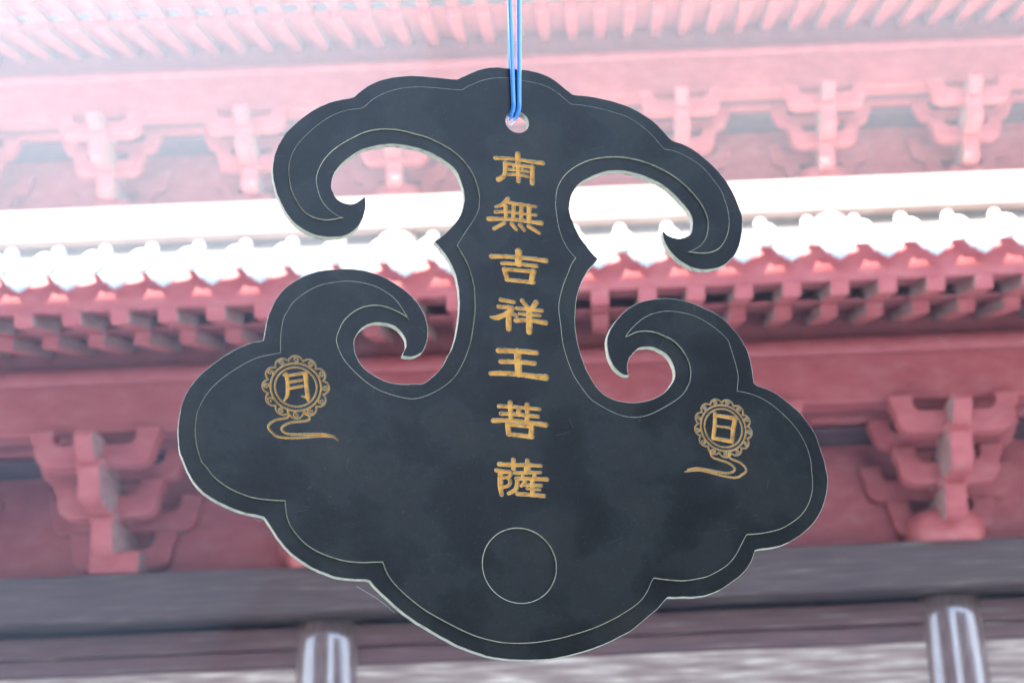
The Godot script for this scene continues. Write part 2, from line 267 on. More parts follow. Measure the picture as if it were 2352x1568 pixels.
func band(st: SurfaceTool, p: PackedVector2Array, q: PackedVector2Array, zp: float, zq: float, inward := false) -> void:
	# strip from loop p at zp to loop q at zq, normals out of a clockwise loop (into it with inward)
	var n := p.size()
	var nn := PackedVector2Array()
	for i in n:
		var f := (p[(i + 1) % n] - p[i]).normalized()
		nn.append(Vector2(-f.y, f.x) * (-1.0 if inward else 1.0))
	for i in n:
		var j := (i + 1) % n
		var a := nn[i] if turn_at(p, i) > 0.62 else (nn[i] + nn[(i + n - 1) % n]).normalized()
		var b := nn[i] if turn_at(p, j) > 0.62 else (nn[i] + nn[j]).normalized()
		var slope := (p[i].distance_to(q[i])) / maxf(1e-6, absf(zp - zq))
		var na := Vector3(a.x, a.y, slope * signf(zp - zq)).normalized()
		var nb := Vector3(b.x, b.y, slope * signf(zp - zq)).normalized()
		var v := [Vector3(p[i].x, p[i].y, zp), Vector3(p[j].x, p[j].y, zp), Vector3(q[j].x, q[j].y, zq), Vector3(q[i].x, q[i].y, zq)]
		var ns := [na, nb, nb, na]
		var order := [0, 1, 2, 0, 2, 3]
		if (v[1] - v[0]).cross(v[2] - v[0]).dot(na) > 0.0:
			order = [0, 2, 1, 0, 3, 2]
		for k in order:
			st.set_normal(ns[k])
			st.add_vertex(v[k])

func begin() -> SurfaceTool:
	var st := SurfaceTool.new()
	st.begin(Mesh.PRIMITIVE_TRIANGLES)
	return st

func done(list: Array) -> ArrayMesh:
	var mesh := ArrayMesh.new()
	for it in list:
		it[0].set_material(it[1])
		it[0].commit(mesh)
	return mesh

func box(size: Vector3, m: Material, side: Material = null, chamfer := 0.008) -> ArrayMesh:
	# a beam with chamfered long edges; side is the material of its two faces across x
	var st := begin()
	var ss := begin()
	var h := size / 2.0
	var c := minf(chamfer, minf(h.x, minf(h.y, h.z)) * 0.5)
	var corners := {}
	for sx in [-1, 1]:
		for sy in [-1, 1]:
			for sz in [-1, 1]:
				corners[Vector3(sx, sy, sz)] = [Vector3(sx * h.x, sy * (h.y - c), sz * (h.z - c)), Vector3(sx * (h.x - c), sy * h.y, sz * (h.z - c)), Vector3(sx * (h.x - c), sy * (h.y - c), sz * h.z)]
	for axis in 3:
		for s in [-1, 1]:
			var q := []
			for uv in [Vector2(-1, -1), Vector2(1, -1), Vector2(1, 1), Vector2(-1, 1)]:
				var k := Vector3.ZERO
				k[axis] = s
				k[(axis + 1) % 3] = uv.x
				k[(axis + 2) % 3] = uv.y
				q.append(corners[k][axis])
			var n := Vector3.ZERO
			n[axis] = s
			var t := ss if axis == 0 and side else st
			tri(t, q[0], q[1], q[2], n)
			tri(t, q[0], q[2], q[3], n)
	for axis in 3:                                  # the edges along each axis
		var a1 := (axis + 1) % 3
		var a2 := (axis + 2) % 3
		for s1 in [-1, 1]:
			for s2 in [-1, 1]:
				var k0 := Vector3.ZERO
				k0[axis] = -1
				k0[a1] = s1
				k0[a2] = s2
				var k1 := k0
				k1[axis] = 1
				var n2 := Vector3.ZERO
				n2[a1] = s1
				n2[a2] = s2
				n2 = n2.normalized()
				tri(st, corners[k0][a1], corners[k1][a1], corners[k1][a2], n2)
				tri(st, corners[k0][a1], corners[k1][a2], corners[k0][a2], n2)
	for k in corners:
		tri(st, corners[k][0], corners[k][1], corners[k][2], k.normalized())
	return done([[st, m], [ss, side]] if side else [[st, m]])

func prism(poly: Array, depth: float, m: Material, across_x := false, side: Material = null) -> ArrayMesh:
	# outline in (x, y) pushed along z, or in (z, y) pushed along x; centred; edges smoothed a little
	var p := PackedVector2Array(poly)
	if not Geometry2D.is_polygon_clockwise(p):
		p.reverse()
	if Geometry2D.is_polygon_clockwise(p) == false:
		p.reverse()
	var area := 0.0
	for i in p.size():
		area += p[i].cross(p[(i + 1) % p.size()])
	if area > 0.0:
		p.reverse()
	var st := begin()
	var ss := begin()
	var c := 0.007
	var q := shrunk(p, c)
	var t := ss if side else st
	fill(t, [q], depth / 2.0, true)
	fill(t, [q], -depth / 2.0, false)
	band(st, q, p, depth / 2.0, depth / 2.0 - c)
	band(st, p, p, depth / 2.0 - c, -depth / 2.0 + c)
	band(st, q, p, -depth / 2.0, -depth / 2.0 + c)
	if not across_x:
		return done([[st, m], [ss, side]] if side else [[st, m]])
	var turn := Transform3D(Basis(Vector3(0, 0, 1), Vector3(0, 1, 0), Vector3(-1, 0, 0)), Vector3.ZERO)
	var a := begin()
	a.append_from(done([[st, m]]), 0, turn)
	if not side:
		return done([[a, m]])
	var b := begin()
	b.append_from(done([[ss, side]]), 0, turn)
	return done([[a, m], [b, side]])

func lathe(profile: Array, m: Material, n := 28) -> ArrayMesh:
	var st := begin()
	st.set_smooth_group(0)
	for i in n:
		var a := TAU * i / n
		var b := TAU * (i + 1) / n
		for k in profile.size() - 1:
			var p: Vector2 = profile[k]
			var q: Vector2 = profile[k + 1]
			var v := [Vector3(cos(a) * p.x, p.y, sin(a) * p.x), Vector3(cos(b) * p.x, p.y, sin(b) * p.x), Vector3(cos(b) * q.x, q.y, sin(b) * q.x), Vector3(cos(a) * q.x, q.y, sin(a) * q.x)]
			for j in [0, 1, 2, 0, 2, 3]:
				st.add_vertex(v[j])
	st.index()
	st.generate_normals()
	return done([[st, m]])

func tube(path: PackedVector3Array, r: float, m: Material, sides := 12) -> ArrayMesh:
	var st := begin()
	st.set_smooth_group(0)
	var n := path.size()
	var rings := []
	var ref := Vector3(0, 0, 1)
	for i in n:
		var t := (path[mini(i + 1, n - 1)] - path[maxi(i - 1, 0)]).normalized()
		var x := ref.cross(t)
		if x.length() < 0.05:
			x = Vector3(1, 0, 0)
		x = x.normalized()
		var y := t.cross(x)
		ref = y if i == 0 else ref
		ref = (ref - t * ref.dot(t)).normalized()
		x = t.cross(ref)
		var ring := []
		for k in sides:
			ring.append(path[i] + (x * cos(TAU * k / sides) + ref * sin(TAU * k / sides)) * r)
		rings.append(ring)
	for i in n - 1:
		for k in sides:
			var k2 := (k + 1) % sides
			for v in [rings[i][k], rings[i][k2], rings[i + 1][k2], rings[i][k], rings[i + 1][k2], rings[i + 1][k]]:
				st.add_vertex(v)
	st.index()
	st.generate_normals()
	return done([[st, m]])

func curve3(pts: Array, step := 0.002) -> PackedVector3Array:
	var c := Curve3D.new()
	c.bake_interval = step
	for i in pts.size():
		var t: Vector3 = (pts[mini(i + 1, pts.size() - 1)] - pts[maxi(i - 1, 0)]) / 6.0
		c.add_point(pts[i], -t, t)
	return c.get_baked_points()

# ---------------------------------------------------------------- the plaque
func stroke(text: String) -> Array:
	var raw := []
	for w in text.split(" "):
		var f := w.split_floats(",")
		raw.append(Vector3(f[0], f[1], f[2] * 0.5) * 1e-4)
	if raw.size() < 3:
		return raw
	var out := []
	for i in raw.size() - 1:
		var a: Vector3 = raw[i]
		var b: Vector3 = raw[i + 1]
		var before: Vector3 = raw[i - 1] if i else a * 2.0 - b
		var after: Vector3 = raw[i + 2] if i + 2 < raw.size() else b * 2.0 - a
		for k in 4:
			out.append(a.cubic_interpolate(b, before, after, k / 4.0))
	out.append(raw[-1])
	return out

func carve(strokes: Array, hole: PackedVector2Array, cell: float, depth: float) -> ArrayMesh:
	# a patch of the field with the strokes cut into it: gilt floor, pale worn walls, dark face
	var grown := Geometry2D.offset_polygon(hole, 0.0008)[0]
	var lo := Vector2.INF
	var hi := -Vector2.INF
	for p in grown:
		lo = lo.min(p)
		hi = hi.max(p)
	var nx := int((hi.x - lo.x) / cell) + 1
	var ny := int((hi.y - lo.y) / cell) + 1
	var sd := PackedFloat32Array()
	sd.resize((nx + 1) * (ny + 1))
	sd.fill(0.01)
	for s in strokes:
		for i in maxi(1, s.size() - 1):
			var a: Vector3 = s[i]
			var b: Vector3 = s[mini(i + 1, s.size() - 1)]
			var reach := maxf(a.z, b.z) + 0.0006
			var x0 := maxi(0, int((minf(a.x, b.x) - reach - lo.x) / cell))
			var x1 := mini(nx, int((maxf(a.x, b.x) + reach - lo.x) / cell) + 1)
			var y0 := maxi(0, int((minf(a.y, b.y) - reach - lo.y) / cell))
			var y1 := mini(ny, int((maxf(a.y, b.y) + reach - lo.y) / cell) + 1)
			var ab := Vector2(b.x - a.x, b.y - a.y)
			var len2 := maxf(ab.length_squared(), 1e-12)
			for y in range(y0, y1 + 1):
				for x in range(x0, x1 + 1):
					var p := Vector2(lo.x + x * cell - a.x, lo.y + y * cell - a.y)
					var t := clampf(p.dot(ab) / len2, 0.0, 1.0)
					var d := (p - ab * t).length() - lerpf(a.z, b.z, t)
					var at := y * (nx + 1) + x
					if d < sd[at]:
						sd[at] = d
	var face := begin()
	var wall := begin()
	var floor_ := begin()
	var zs := PackedFloat32Array()
	zs.resize(sd.size())
	for i in sd.size():
		zs[i] = LIFT + 0.00003 - depth * smoothstep(0.00008, -0.00042, sd[i])
	for y in ny:
		for x in nx:
			var i0 := y * (nx + 1) + x
			var mid := Vector2(lo.x + (x + 0.5) * cell, lo.y + (y + 0.5) * cell)
			var m := (sd[i0] + sd[i0 + 1] + sd[i0 + nx + 1] + sd[i0 + nx + 2]) * 0.25
			if m > 0.0009 and not Geometry2D.is_point_in_polygon(mid, grown):
				continue
			var st := face if m > 0.0002 else (wall if m > -0.00030 else floor_)
			var q := []
			for o in [[0, 0], [1, 0], [1, 1], [0, 1]]:
				var xi: int = x + o[0]
				var yi: int = y + o[1]
				q.append(Vector3(lo.x + xi * cell, lo.y + yi * cell, zs[yi * (nx + 1) + xi]))
			for t in [[0, 1, 2], [0, 2, 3]]:
				for k in [t[0], t[2], t[1]]:
					var v: Vector3 = q[k]
					var xi2 := clampi(roundi((v.x - lo.x) / cell), 1, nx - 1)
					var yi2 := clampi(roundi((v.y - lo.y) / cell), 1, ny - 1)
					var at2 := yi2 * (nx + 1) + xi2
					st.set_normal(Vector3(zs[at2 - 1] - zs[at2 + 1], zs[at2 - nx - 1] - zs[at2 + nx + 1], 2.0 * cell).normalized())
					st.add_vertex(v)
	for t2 in [face, wall, floor_]:
		t2.index()
	return done([[face, M.patina], [wall, M.worn], [floor_, M.gold]])

func ring(c: Vector2, r: float, w: float) -> Array:
	var out := []
	for i in 65:
		var p := c + Vector2.from_angle(TAU * i / 64.0) * r
		out.append(Vector3(p.x, p.y, w * 0.5))
	return out

func scallops(c: Vector2, ra: float, rb: float, n: int, start: float, w: float, flip: float) -> Array:
	# little cloud heads round the disc: a lobed outline and a curl in each
	var out := []
	for i in n:
		var a0 := start + TAU * i / n
		var a1 := start + TAU * (i + 1) / n
		var lobe := []
		for k in 13:
			var t := k / 12.0
			var rr := ra + (rb - ra) * pow(sin(PI * clampf(t, 0.03, 0.97)), 0.42)
			var p := c + Vector2.from_angle(lerpf(a0, a1, t)) * rr
			lobe.append(Vector3(p.x, p.y, w * 0.5))
		out.append(lobe)
		var curl := []
		var mid := c + Vector2.from_angle((a0 + a1) * 0.5) * lerpf(ra, rb, 0.48)
		var base := (a0 + a1) * 0.5 + PI
		for k in 15:
			var t2 := k / 14.0
			var p2 := mid + Vector2.from_angle(base + flip * t2 * 7.2) * lerpf((rb - ra) * 0.42, (rb - ra) * 0.08, t2)
			curl.append(Vector3(p2.x, p2.y, w * lerpf(0.46, 0.34, t2)))
		out.append(curl)
	return out

func box_loop(strokes: Array, margin: float) -> PackedVector2Array:
	var lo := Vector2.INF
	var hi := -Vector2.INF
	for s in strokes:
		for p in s:
			lo = lo.min(Vector2(p.x - p.z, p.y - p.z))
			hi = hi.max(Vector2(p.x + p.z, p.y + p.z))
	lo -= Vector2.ONE * margin
	hi += Vector2.ONE * margin
	return PackedVector2Array([lo, Vector2(lo.x, hi.y), hi, Vector2(hi.x, lo.y)])

func make_plaque() -> Node3D:
	var t := thing("cloud_plaque", PLAQUE_AT, "dark cloud-shaped hanging plaque with gilded characters and curled horns", "plaque")
	t.rotation_degrees.y = PLAQUE_TURN
	var outer := smooth(points(OUTER))
	var field := smooth(points(FIELD))
	var r := RandomNumberGenerator.new()
	r.seed = 9
	for i in outer.size():                       # the edge is hand-cut: it wanders by a hair
		outer[i] += Vector2(r.randfn(0.0, 0.00010), r.randfn(0.0, 0.00010))
	var cord_hole := circle(Vector2(0.0148, 0.2744), 0.0131, 40)
	var disc := circle(Vector2(0.0062, -0.2092), 0.0366, 72)
	var disc_rim := circle(Vector2(0.0062, -0.2092), 0.0374, 72)
	disc_rim.reverse()
	cord_hole.reverse()
	disc.reverse()
	# body: rim face, chamfer, wall, back
	var st := begin()
	var ed := begin()
	var c := 0.00045
	fill(st, [shrunk(outer, c), cord_hole], 0.0, true)
	fill(st, [outer, cord_hole], -PAN, false)
	band(ed, shrunk(outer, c), outer, 0.0, -c)
	band(ed, outer, outer, -c, -PAN)
	band(ed, cord_hole, cord_hole, LIFT, -PAN, true)
	part("plate", done([[st, M.patina], [ed, M.worn]]), t)
	# the raised field and what is cut into it
	var holes := []
	var patches := []
	for g in GLYPHS:
		var list := []
		for s in g:
			list.append(stroke(s))
		var loop := box_loop(list, 0.0012)
		holes.append(loop)
		patches.append(["carved_character", list, loop, 0.00036])
	for e in [[MOON_MARK, MOON_TAIL, Vector2(-0.2125, -0.0417), 0.0242, 0.0200, 0.0318, 12, 0.30, 1.0, "moon_emblem"], [SUN_MARK, SUN_TAIL, Vector2(0.2282, -0.0571), 0.0250, 0.0209, 0.0318, 13, 0.12, -1.0, "sun_emblem"]]:
		var list2 := [ring(e[2], e[3], 0.0018), ring(e[2], e[4], 0.0017)]
		for s in e[0]:
			list2.append(stroke(s))
		for s in e[1]:
			list2.append(stroke(s))
		list2.append_array(scallops(e[2], e[3] + 0.0004, e[5], e[6], e[7], 0.0016, e[8]))
		var tail := box_loop([stroke(e[1][0])], 0.0012)
		var round_ := circle(e[2], e[5] + 0.0016, 40)
		var both := Geometry2D.merge_polygons(round_, tail)
		holes.append(both[0])
		patches.append([e[9], list2, both[0], 0.00033])
	var fs := begin()
	var fe := begin()
	var fc := 0.0006
	fill(fs, [shrunk(field, fc), cord_hole, disc_rim] + holes, LIFT, true)
	band(fe, shrunk(field, fc), field, LIFT, LIFT - fc)
	band(fe, field, field, LIFT - fc, -0.0002)
	band(fe, disc_rim, disc, LIFT, LIFT - 0.0006, true)
	band(fe, disc, disc, LIFT - 0.0006, 0.00005, true)
	part("raised_field", done([[fs, M.patina], [fe, M.worn]]), t)
	for p in patches:
		part(p[0], carve(p[1], p[2], p[3], 0.0014), t)
	return t

func make_cord(beam_bottom: float) -> void:
	var t := thing("hanging_cord", PLAQUE_AT, "doubled glossy blue cord that runs up from the hole in the plaque", "cord")
	t.rotation_degrees.y = PLAQUE_TURN
	var top := beam_bottom - PLAQUE_AT.y
	for s in [[0.0101, -0.0030, "strand"], [0.0166, 0.0400, "strand"]]:
		var f := func(v: float) -> float: return s[0] + (s[1] - s[0]) * (v - 0.2987) / (1.52 - 0.2987)
		var path := curve3([Vector3(f.call(top), top, 0.006), Vector3(f.call(0.9), 0.9, 0.0058), Vector3(f.call(0.42), 0.42, 0.0062), Vector3(f.call(0.31), 0.31, 0.0055), Vector3(f.call(0.290), 0.2915, 0.0048), Vector3(f.call(0.290) - 0.001, 0.2846, 0.001), Vector3(f.call(0.290) - 0.001, 0.2840, -0.006), Vector3(f.call(0.290) - 0.001, 0.2865, -0.0125), Vector3(0.0125, 0.300, -0.0145)])
		part(s[2], tube(path, 0.0026, M.cord), t)
	var back := curve3([Vector3(0.0125, 0.292, -0.0145), Vector3(0.0125, 0.34, -0.0140), Vector3(0.0135, 0.43, -0.012), Vector3(0.018, 0.9, -0.006), Vector3(0.02, top, 0.0)])
	part("strand", tube(back, 0.0024, M.cord), t)
	var knot := curve3([Vector3(0.0046, 0.2850, -0.004), Vector3(0.0060, 0.2780, -0.004), Vector3(0.0085, 0.2738, -0.004), Vector3(0.0118, 0.2770, -0.005), Vector3(0.0150, 0.2822, -0.006)], 0.001)
	part("thread_tie", tube(knot, 0.0012, M.white_thread), t)

# ---------------------------------------------------------------- the gate
# z here is the distance in front of the camera and y is height above it, as measured; at() puts them into the scene
func at(x: float, y: float, z: float) -> Vector3:
	return Vector3(x, y + EYE, -z)

func span(called: String, parent: Node3D, x0: float, x1: float, y0: float, y1: float, z0: float, z1: float, m: Material, side: Material = null) -> MeshInstance3D:
	return part(called, box(Vector3(x1 - x0, y1 - y0, z1 - z0), m, side), parent, at((x0 + x1) / 2.0, (y0 + y1) / 2.0, (z0 + z1) / 2.0))

func arm_outline(half: float, h: float) -> Array:
	# a bracket arm seen from the front: bar with upturned rounded ends that carry two bearing blocks
	var b := 0.135
	var right := [Vector2(0, 0), Vector2(half - 0.13, 0.0), Vector2(half - 0.085, 0.008), Vector2(half - 0.05, 0.032), Vector2(half - 0.03, 0.07), Vector2(half - 0.026, h - 0.10), Vector2(half - 0.012, h - 0.072), Vector2(half - 0.001, h - 0.055), Vector2(half, h), Vector2(half - b, h), Vector2(half - b + 0.004, h - 0.055), Vector2(half - b - 0.012, h - 0.085), Vector2(half - b - 0.045, h - 0.10), Vector2(0.0, h - 0.102)]
	var out := right.duplicate()
	for i in range(right.size() - 2, 0, -1):
		out.append(Vector2(-right[i].x, right[i].y))
	return out

func make_bracket() -> Node3D:
	# one bracket set; its origin lies at the wall face, level with the camera of the lower storey's measures
	var o := Node3D.new()
	var zw := 9.83
	var place := func(y: float, z: float) -> Vector3: return Vector3(0, y, zw - z)
	part("wall_arm", prism(arm_outline(0.472, 0.235), 0.09, M.red), o, place.call(2.615, 9.80))
	part("wall_arm", prism(arm_outline(0.325, 0.235), 0.10, M.red), o, place.call(2.380, 9.79))
	part("bracket_arm", prism(arm_outline(0.322, 0.235), 0.125, M.red), o, place.call(2.612, 9.43))
	part("bracket_arm", prism(arm_outline(0.452, 0.19), 0.11, M.red), o, place.call(2.849, 9.46))
	part("bracket_arm", prism(arm_outline(0.372, 0.228), 0.13, M.red), o, place.call(2.834, 9.115))
	# tiers that step out from the wall, seen from the side: x of the outline runs towards the viewer
	var z := func(v: float) -> float: return zw - v
	var tier := [Vector2(z.call(9.85), 2.60), Vector2(z.call(9.30), 2.60), Vector2(z.call(9.285), 2.58), Vector2(z.call(9.30), 2.52), Vector2(z.call(9.31), 2.44), Vector2(z.call(9.34), 2.405), Vector2(z.call(9.40), 2.385), Vector2(z.call(9.52), 2.44), Vector2(z.call(9.85), 2.45)]
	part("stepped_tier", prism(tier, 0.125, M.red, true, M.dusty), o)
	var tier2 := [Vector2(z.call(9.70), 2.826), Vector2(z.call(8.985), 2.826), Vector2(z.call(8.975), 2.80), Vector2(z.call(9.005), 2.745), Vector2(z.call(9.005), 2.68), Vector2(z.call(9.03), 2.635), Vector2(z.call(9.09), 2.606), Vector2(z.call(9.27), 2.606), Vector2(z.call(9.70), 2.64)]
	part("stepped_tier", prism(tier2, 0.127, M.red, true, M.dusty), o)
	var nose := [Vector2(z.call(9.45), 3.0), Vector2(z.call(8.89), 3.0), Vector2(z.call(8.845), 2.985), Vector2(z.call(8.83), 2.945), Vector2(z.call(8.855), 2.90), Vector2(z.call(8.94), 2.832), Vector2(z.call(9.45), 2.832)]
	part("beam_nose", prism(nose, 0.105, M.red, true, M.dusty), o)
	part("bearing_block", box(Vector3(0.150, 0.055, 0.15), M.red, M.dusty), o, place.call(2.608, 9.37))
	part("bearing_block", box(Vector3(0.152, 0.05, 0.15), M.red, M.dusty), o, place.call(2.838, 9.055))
	return o

func bracket_at(root: Node3D, proto: Node3D, x: float, dy: float, dz: float, on_column: bool, base_block: Mesh, drum: Mesh) -> void:
	var b := proto.duplicate()
	b.name = "bracket_set"
	root.add_child(b, true)
	b.position = at(x, dy, 9.83 + dz)
	if on_column:
		part("round_bearing_block", drum, b, Vector3(0, 2.305, 0.10))
	else:
		part("base_block", base_block, b, Vector3(0, 2.39, 0.12))

func rafters(root: Node3D, called: String, x0: float, x1: float, step: float, yb: float, z0: float, z1: float, slope: float, w: float, h: float) -> void:
	# rafters whose lower front edge lies at (yb, z0) and which rise inwards to z1
	var long := (z1 - z0) * sqrt(1.0 + slope * slope)
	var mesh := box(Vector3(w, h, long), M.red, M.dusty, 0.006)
	var n := int((x1 - x0) / step)
	var ym := yb + slope * (z1 - z0) / 2.0 + h / 2.0
	for i in n + 1:
		part(called, mesh, root, at(x0 + i * step, ym, (z0 + z1) / 2.0), Basis(Vector3.RIGHT, atan(slope)))

func sheet(called: String, parent: Node3D, x0: float, x1: float, y0: float, z0: float, y1: float, z1: float, thick: float, m: Material) -> void:
	# a sloping board from (y0, z0) to (y1, z1)
	var slope := atan2(y1 - y0, z1 - z0)
	part(called, box(Vector3(x1 - x0, thick, Vector2(y1 - y0, z1 - z0).length()), m), parent, at((x0 + x1) / 2.0, (y0 + y1) / 2.0, (z0 + z1) / 2.0), Basis(Vector3.RIGHT, slope))

func tiles(root: Node3D, x0: float, x1: float, step: float, yd: float, zd: float, slope: float, long: float) -> void:
	# round ends, hanging drip tiles, domed nail caps and the rows of cover tiles behind them
	var end_ := lathe([Vector2(0.0, 0.020), Vector2(0.030, 0.020), Vector2(0.033, 0.012), Vector2(0.050, 0.012), Vector2(0.054, 0.022), Vector2(0.061, 0.020), Vector2(0.063, 0.0), Vector2(0.0, 0.0)], M.tile, 24)
	var out := [Vector2(-0.106, 0.055), Vector2(-0.104, 0.010), Vector2(-0.096, -0.020), Vector2(-0.080, -0.038), Vector2(-0.068, -0.060), Vector2(-0.044, -0.068), Vector2(-0.034, -0.086), Vector2(-0.014, -0.094), Vector2(0.0, -0.106)]
	for i in range(7, -1, -1):
		out.append(Vector2(-out[i].x, out[i].y))
	out.append_array([Vector2(0.05, 0.030), Vector2(0.0, 0.022), Vector2(-0.05, 0.030)])
	var drip := prism(out, 0.020, M.tile)
	var cap := SphereMesh.new()
	cap.radius = 0.036
	cap.height = 0.076
	cap.radial_segments = 20
	cap.rings = 10
	cap.material = M.tile
	var arch := []
	for i in 9:
		arch.append(Vector2(cos(PI * i / 8.0) * 0.062, sin(PI * i / 8.0) * 0.062))
	var row := prism(arch, long, M.tile)
	var n := int((x1 - x0) / step)
	var back := Basis(Vector3.RIGHT, atan(slope))
	for i in n + 1:
		var x := x0 + i * step
		var e := part("cover_tile_row", row, root, at(x, yd + slope * long * 0.47, zd + 0.02 + long * 0.47), back)
		part("tile_end", end_, e, Vector3(0, 0.0, long / 2.0), Basis(Vector3.RIGHT, PI / 2 - atan(slope)))
		part("nail_cap", cap, e, Vector3(0, 0.078, long / 2.0 - 0.24))
		part("drip_tile", drip, root, at(x + step / 2.0, yd - 0.055, zd + 0.03), Basis(Vector3.RIGHT, -0.10))

func make_gate() -> void:
	var g := thing("temple_gate", at(0, -EYE, 10.0), "two-storey red timber temple gate with bracket sets and tiled eaves behind the plaque", "gate")
	g.position = Vector3.ZERO
	var proto := make_bracket()
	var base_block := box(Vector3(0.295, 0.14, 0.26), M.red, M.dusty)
	var drum := lathe([Vector2(0.0, 0.21), Vector2(0.17, 0.21), Vector2(0.215, 0.185), Vector2(0.24, 0.13), Vector2(0.248, 0.0), Vector2(0.0, 0.0)], M.red, 36)
	var lx0 := -7.0
	var lx1 := 6.6
	# ---- lower storey
	for x in [-5.413, -1.655, 2.103, 5.861]:
		part("column", lathe([Vector2(0.0, 2.02 + EYE), Vector2(0.205, 2.02 + EYE), Vector2(0.212, 1.9 + EYE), Vector2(0.225, 0.1), Vector2(0.225, 0.0)], M.column, 48), g, at(x, -EYE, 9.90))
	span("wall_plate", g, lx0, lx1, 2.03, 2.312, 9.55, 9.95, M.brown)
	span("gap_board", g, lx0, lx1, 1.97, 2.03, 9.90, 9.95, M.dark)
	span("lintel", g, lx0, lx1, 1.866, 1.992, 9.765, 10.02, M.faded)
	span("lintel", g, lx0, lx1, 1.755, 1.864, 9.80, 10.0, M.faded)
	span("boarded_wall", g, lx0, lx1, -EYE, 1.753, 9.785, 9.98, M.panel)
	span("bracket_wall", g, lx0, lx1, 2.314, 3.64, 9.84, 9.98, M.red)
	span("cover_board", g, lx0, lx1, 3.005, 3.03, 9.50, 9.84, M.dark)
	span("cover_board", g, lx0, lx1, 3.09, 3.12, 9.33, 9.43, M.dark)
	span("tie_beam", g, lx0, lx1, 3.04, 3.13, 9.42, 9.54, M.red)
	span("eave_beam", g, lx0, lx1, 3.066, 3.365, 9.15, 9.34, M.red)
	var pole := CylinderMesh.new()
	pole.top_radius = 0.066
	pole.bottom_radius = 0.066
	pole.height = lx1 - lx0
	pole.radial_segments = 24
	pole.material = M.red
	part("eave_purlin", pole, g, at((lx0 + lx1) / 2.0, 3.420, 9.195), Basis(Vector3(0, 0, 1), PI / 2))
	for i in 10:
		bracket_at(g, proto, -5.413 + 1.2527 * i, 0.0, 0.0, i % 3 == 0, base_block, drum)
	rafters(g, "flying_rafter", -6.96, 6.5, 0.26, 3.351, 8.174, 9.0, 0.30, 0.098, 0.082)
	rafters(g, "eave_rafter", -6.96, 6.5, 0.26, 3.402, 8.62, 9.86, 0.30, 0.094, 0.077)
	sheet("soffit_board", g, lx0, lx1, 3.452, 8.20, 3.452 + 0.3 * 0.42, 8.62, 0.02, M.soffit)
	sheet("soffit_board", g, lx0, lx1, 3.510, 8.64, 3.510 + 0.3 * 1.2, 9.84, 0.02, M.soffit)
	span("purlin_board", g, lx0, lx1, 3.36, 3.86, 9.30, 9.33, M.soffit)
	span("fascia_board", g, lx0, lx1, 3.434, 3.655, 8.177, 8.215, M.red)
	sheet("roof_bed", g, lx0, lx1, 3.640, 8.225, 3.640 + 0.36 * 5.0, 13.22, 0.04, M.tile)
	tiles(g, -6.31, 6.2, 0.26, 3.674, 8.055, 0.36, 5.0)
	# ---- upper storey
	var dy := 4.17
	var dz := 3.65
	var ux0 := -8.6
	var ux1 := 7.8
	for x in [-5.526, -1.681, 2.164, 6.009]:
		part("column", lathe([Vector2(0.0, 6.17), Vector2(0.20, 6.17), Vector2(0.20, 5.2)], M.pale, 48), g, at(x, 0.0, 13.30))
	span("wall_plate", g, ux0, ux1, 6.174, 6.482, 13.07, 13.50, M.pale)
	span("upper_wall", g, ux0, ux1, 4.9, 6.172, 13.22, 13.45, M.plaster)
	span("bracket_wall", g, ux0, ux1, 6.484, 3.70 + dy, 9.84 + dz, 9.98 + dz, M.red)
	span("cover_board", g, ux0, ux1, 3.005 + dy, 3.03 + dy, 9.50 + dz, 9.84 + dz, M.dark)
	span("cover_board", g, ux0, ux1, 3.09 + dy, 3.12 + dy, 9.33 + dz, 9.43 + dz, M.dark)
	span("tie_beam", g, ux0, ux1, 3.04 + dy, 3.13 + dy, 9.42 + dz, 9.54 + dz, M.red)
	span("eave_beam", g, ux0, ux1, 3.066 + dy, 3.42 + dy, 9.15 + dz, 9.34 + dz, M.red)
	var pole2 := pole.duplicate()
	pole2.height = ux1 - ux0
	part("eave_purlin", pole2, g, at((ux0 + ux1) / 2.0, 3.478 + dy, 9.195 + dz), Basis(Vector3(0, 0, 1), PI / 2))
	for i in 12:
		bracket_at(g, proto, -6.808 + 1.2817 * i, dy, dz, (i + 2) % 3 == 0, base_block, drum)
	rafters(g, "eave_rafter", -8.55, 7.7, 0.25, 7.603, 11.96, 13.5, 0.30, 0.100, 0.078)
	rafters(g, "flying_rafter", -8.55, 7.7, 0.25, 7.565, 11.36, 12.3, 0.20, 0.102, 0.082)
	sheet("soffit_board", g, ux0, ux1, 7.662, 11.38, 7.662 + 0.2 * 0.58, 11.96, 0.02, M.soffit)
	sheet("soffit_board", g, ux0, ux1, 7.706, 11.98, 7.706 + 0.3 * 1.5, 13.48, 0.02, M.soffit)
	span("purlin_board", g, ux0, ux1, 3.42 + dy, 4.06 + dy, 9.30 + dz, 9.33 + dz, M.soffit)
	span("fascia_board", g, ux0, ux1, 7.650, 7.95, 11.33, 11.37, M.red)
	sheet("roof_bed", g, ux0, ux1, 7.94, 11.38, 7.94 + 0.4 * 4.6, 15.9, 0.04, M.tile)
	tiles(g, -8.3, 7.6, 0.26, 8.02, 11.235, 0.40, 4.5)
	span("back_wall", g, ux0, ux1, -EYE, 9.6, 15.9, 16.2, M.plaster)
	proto.free()

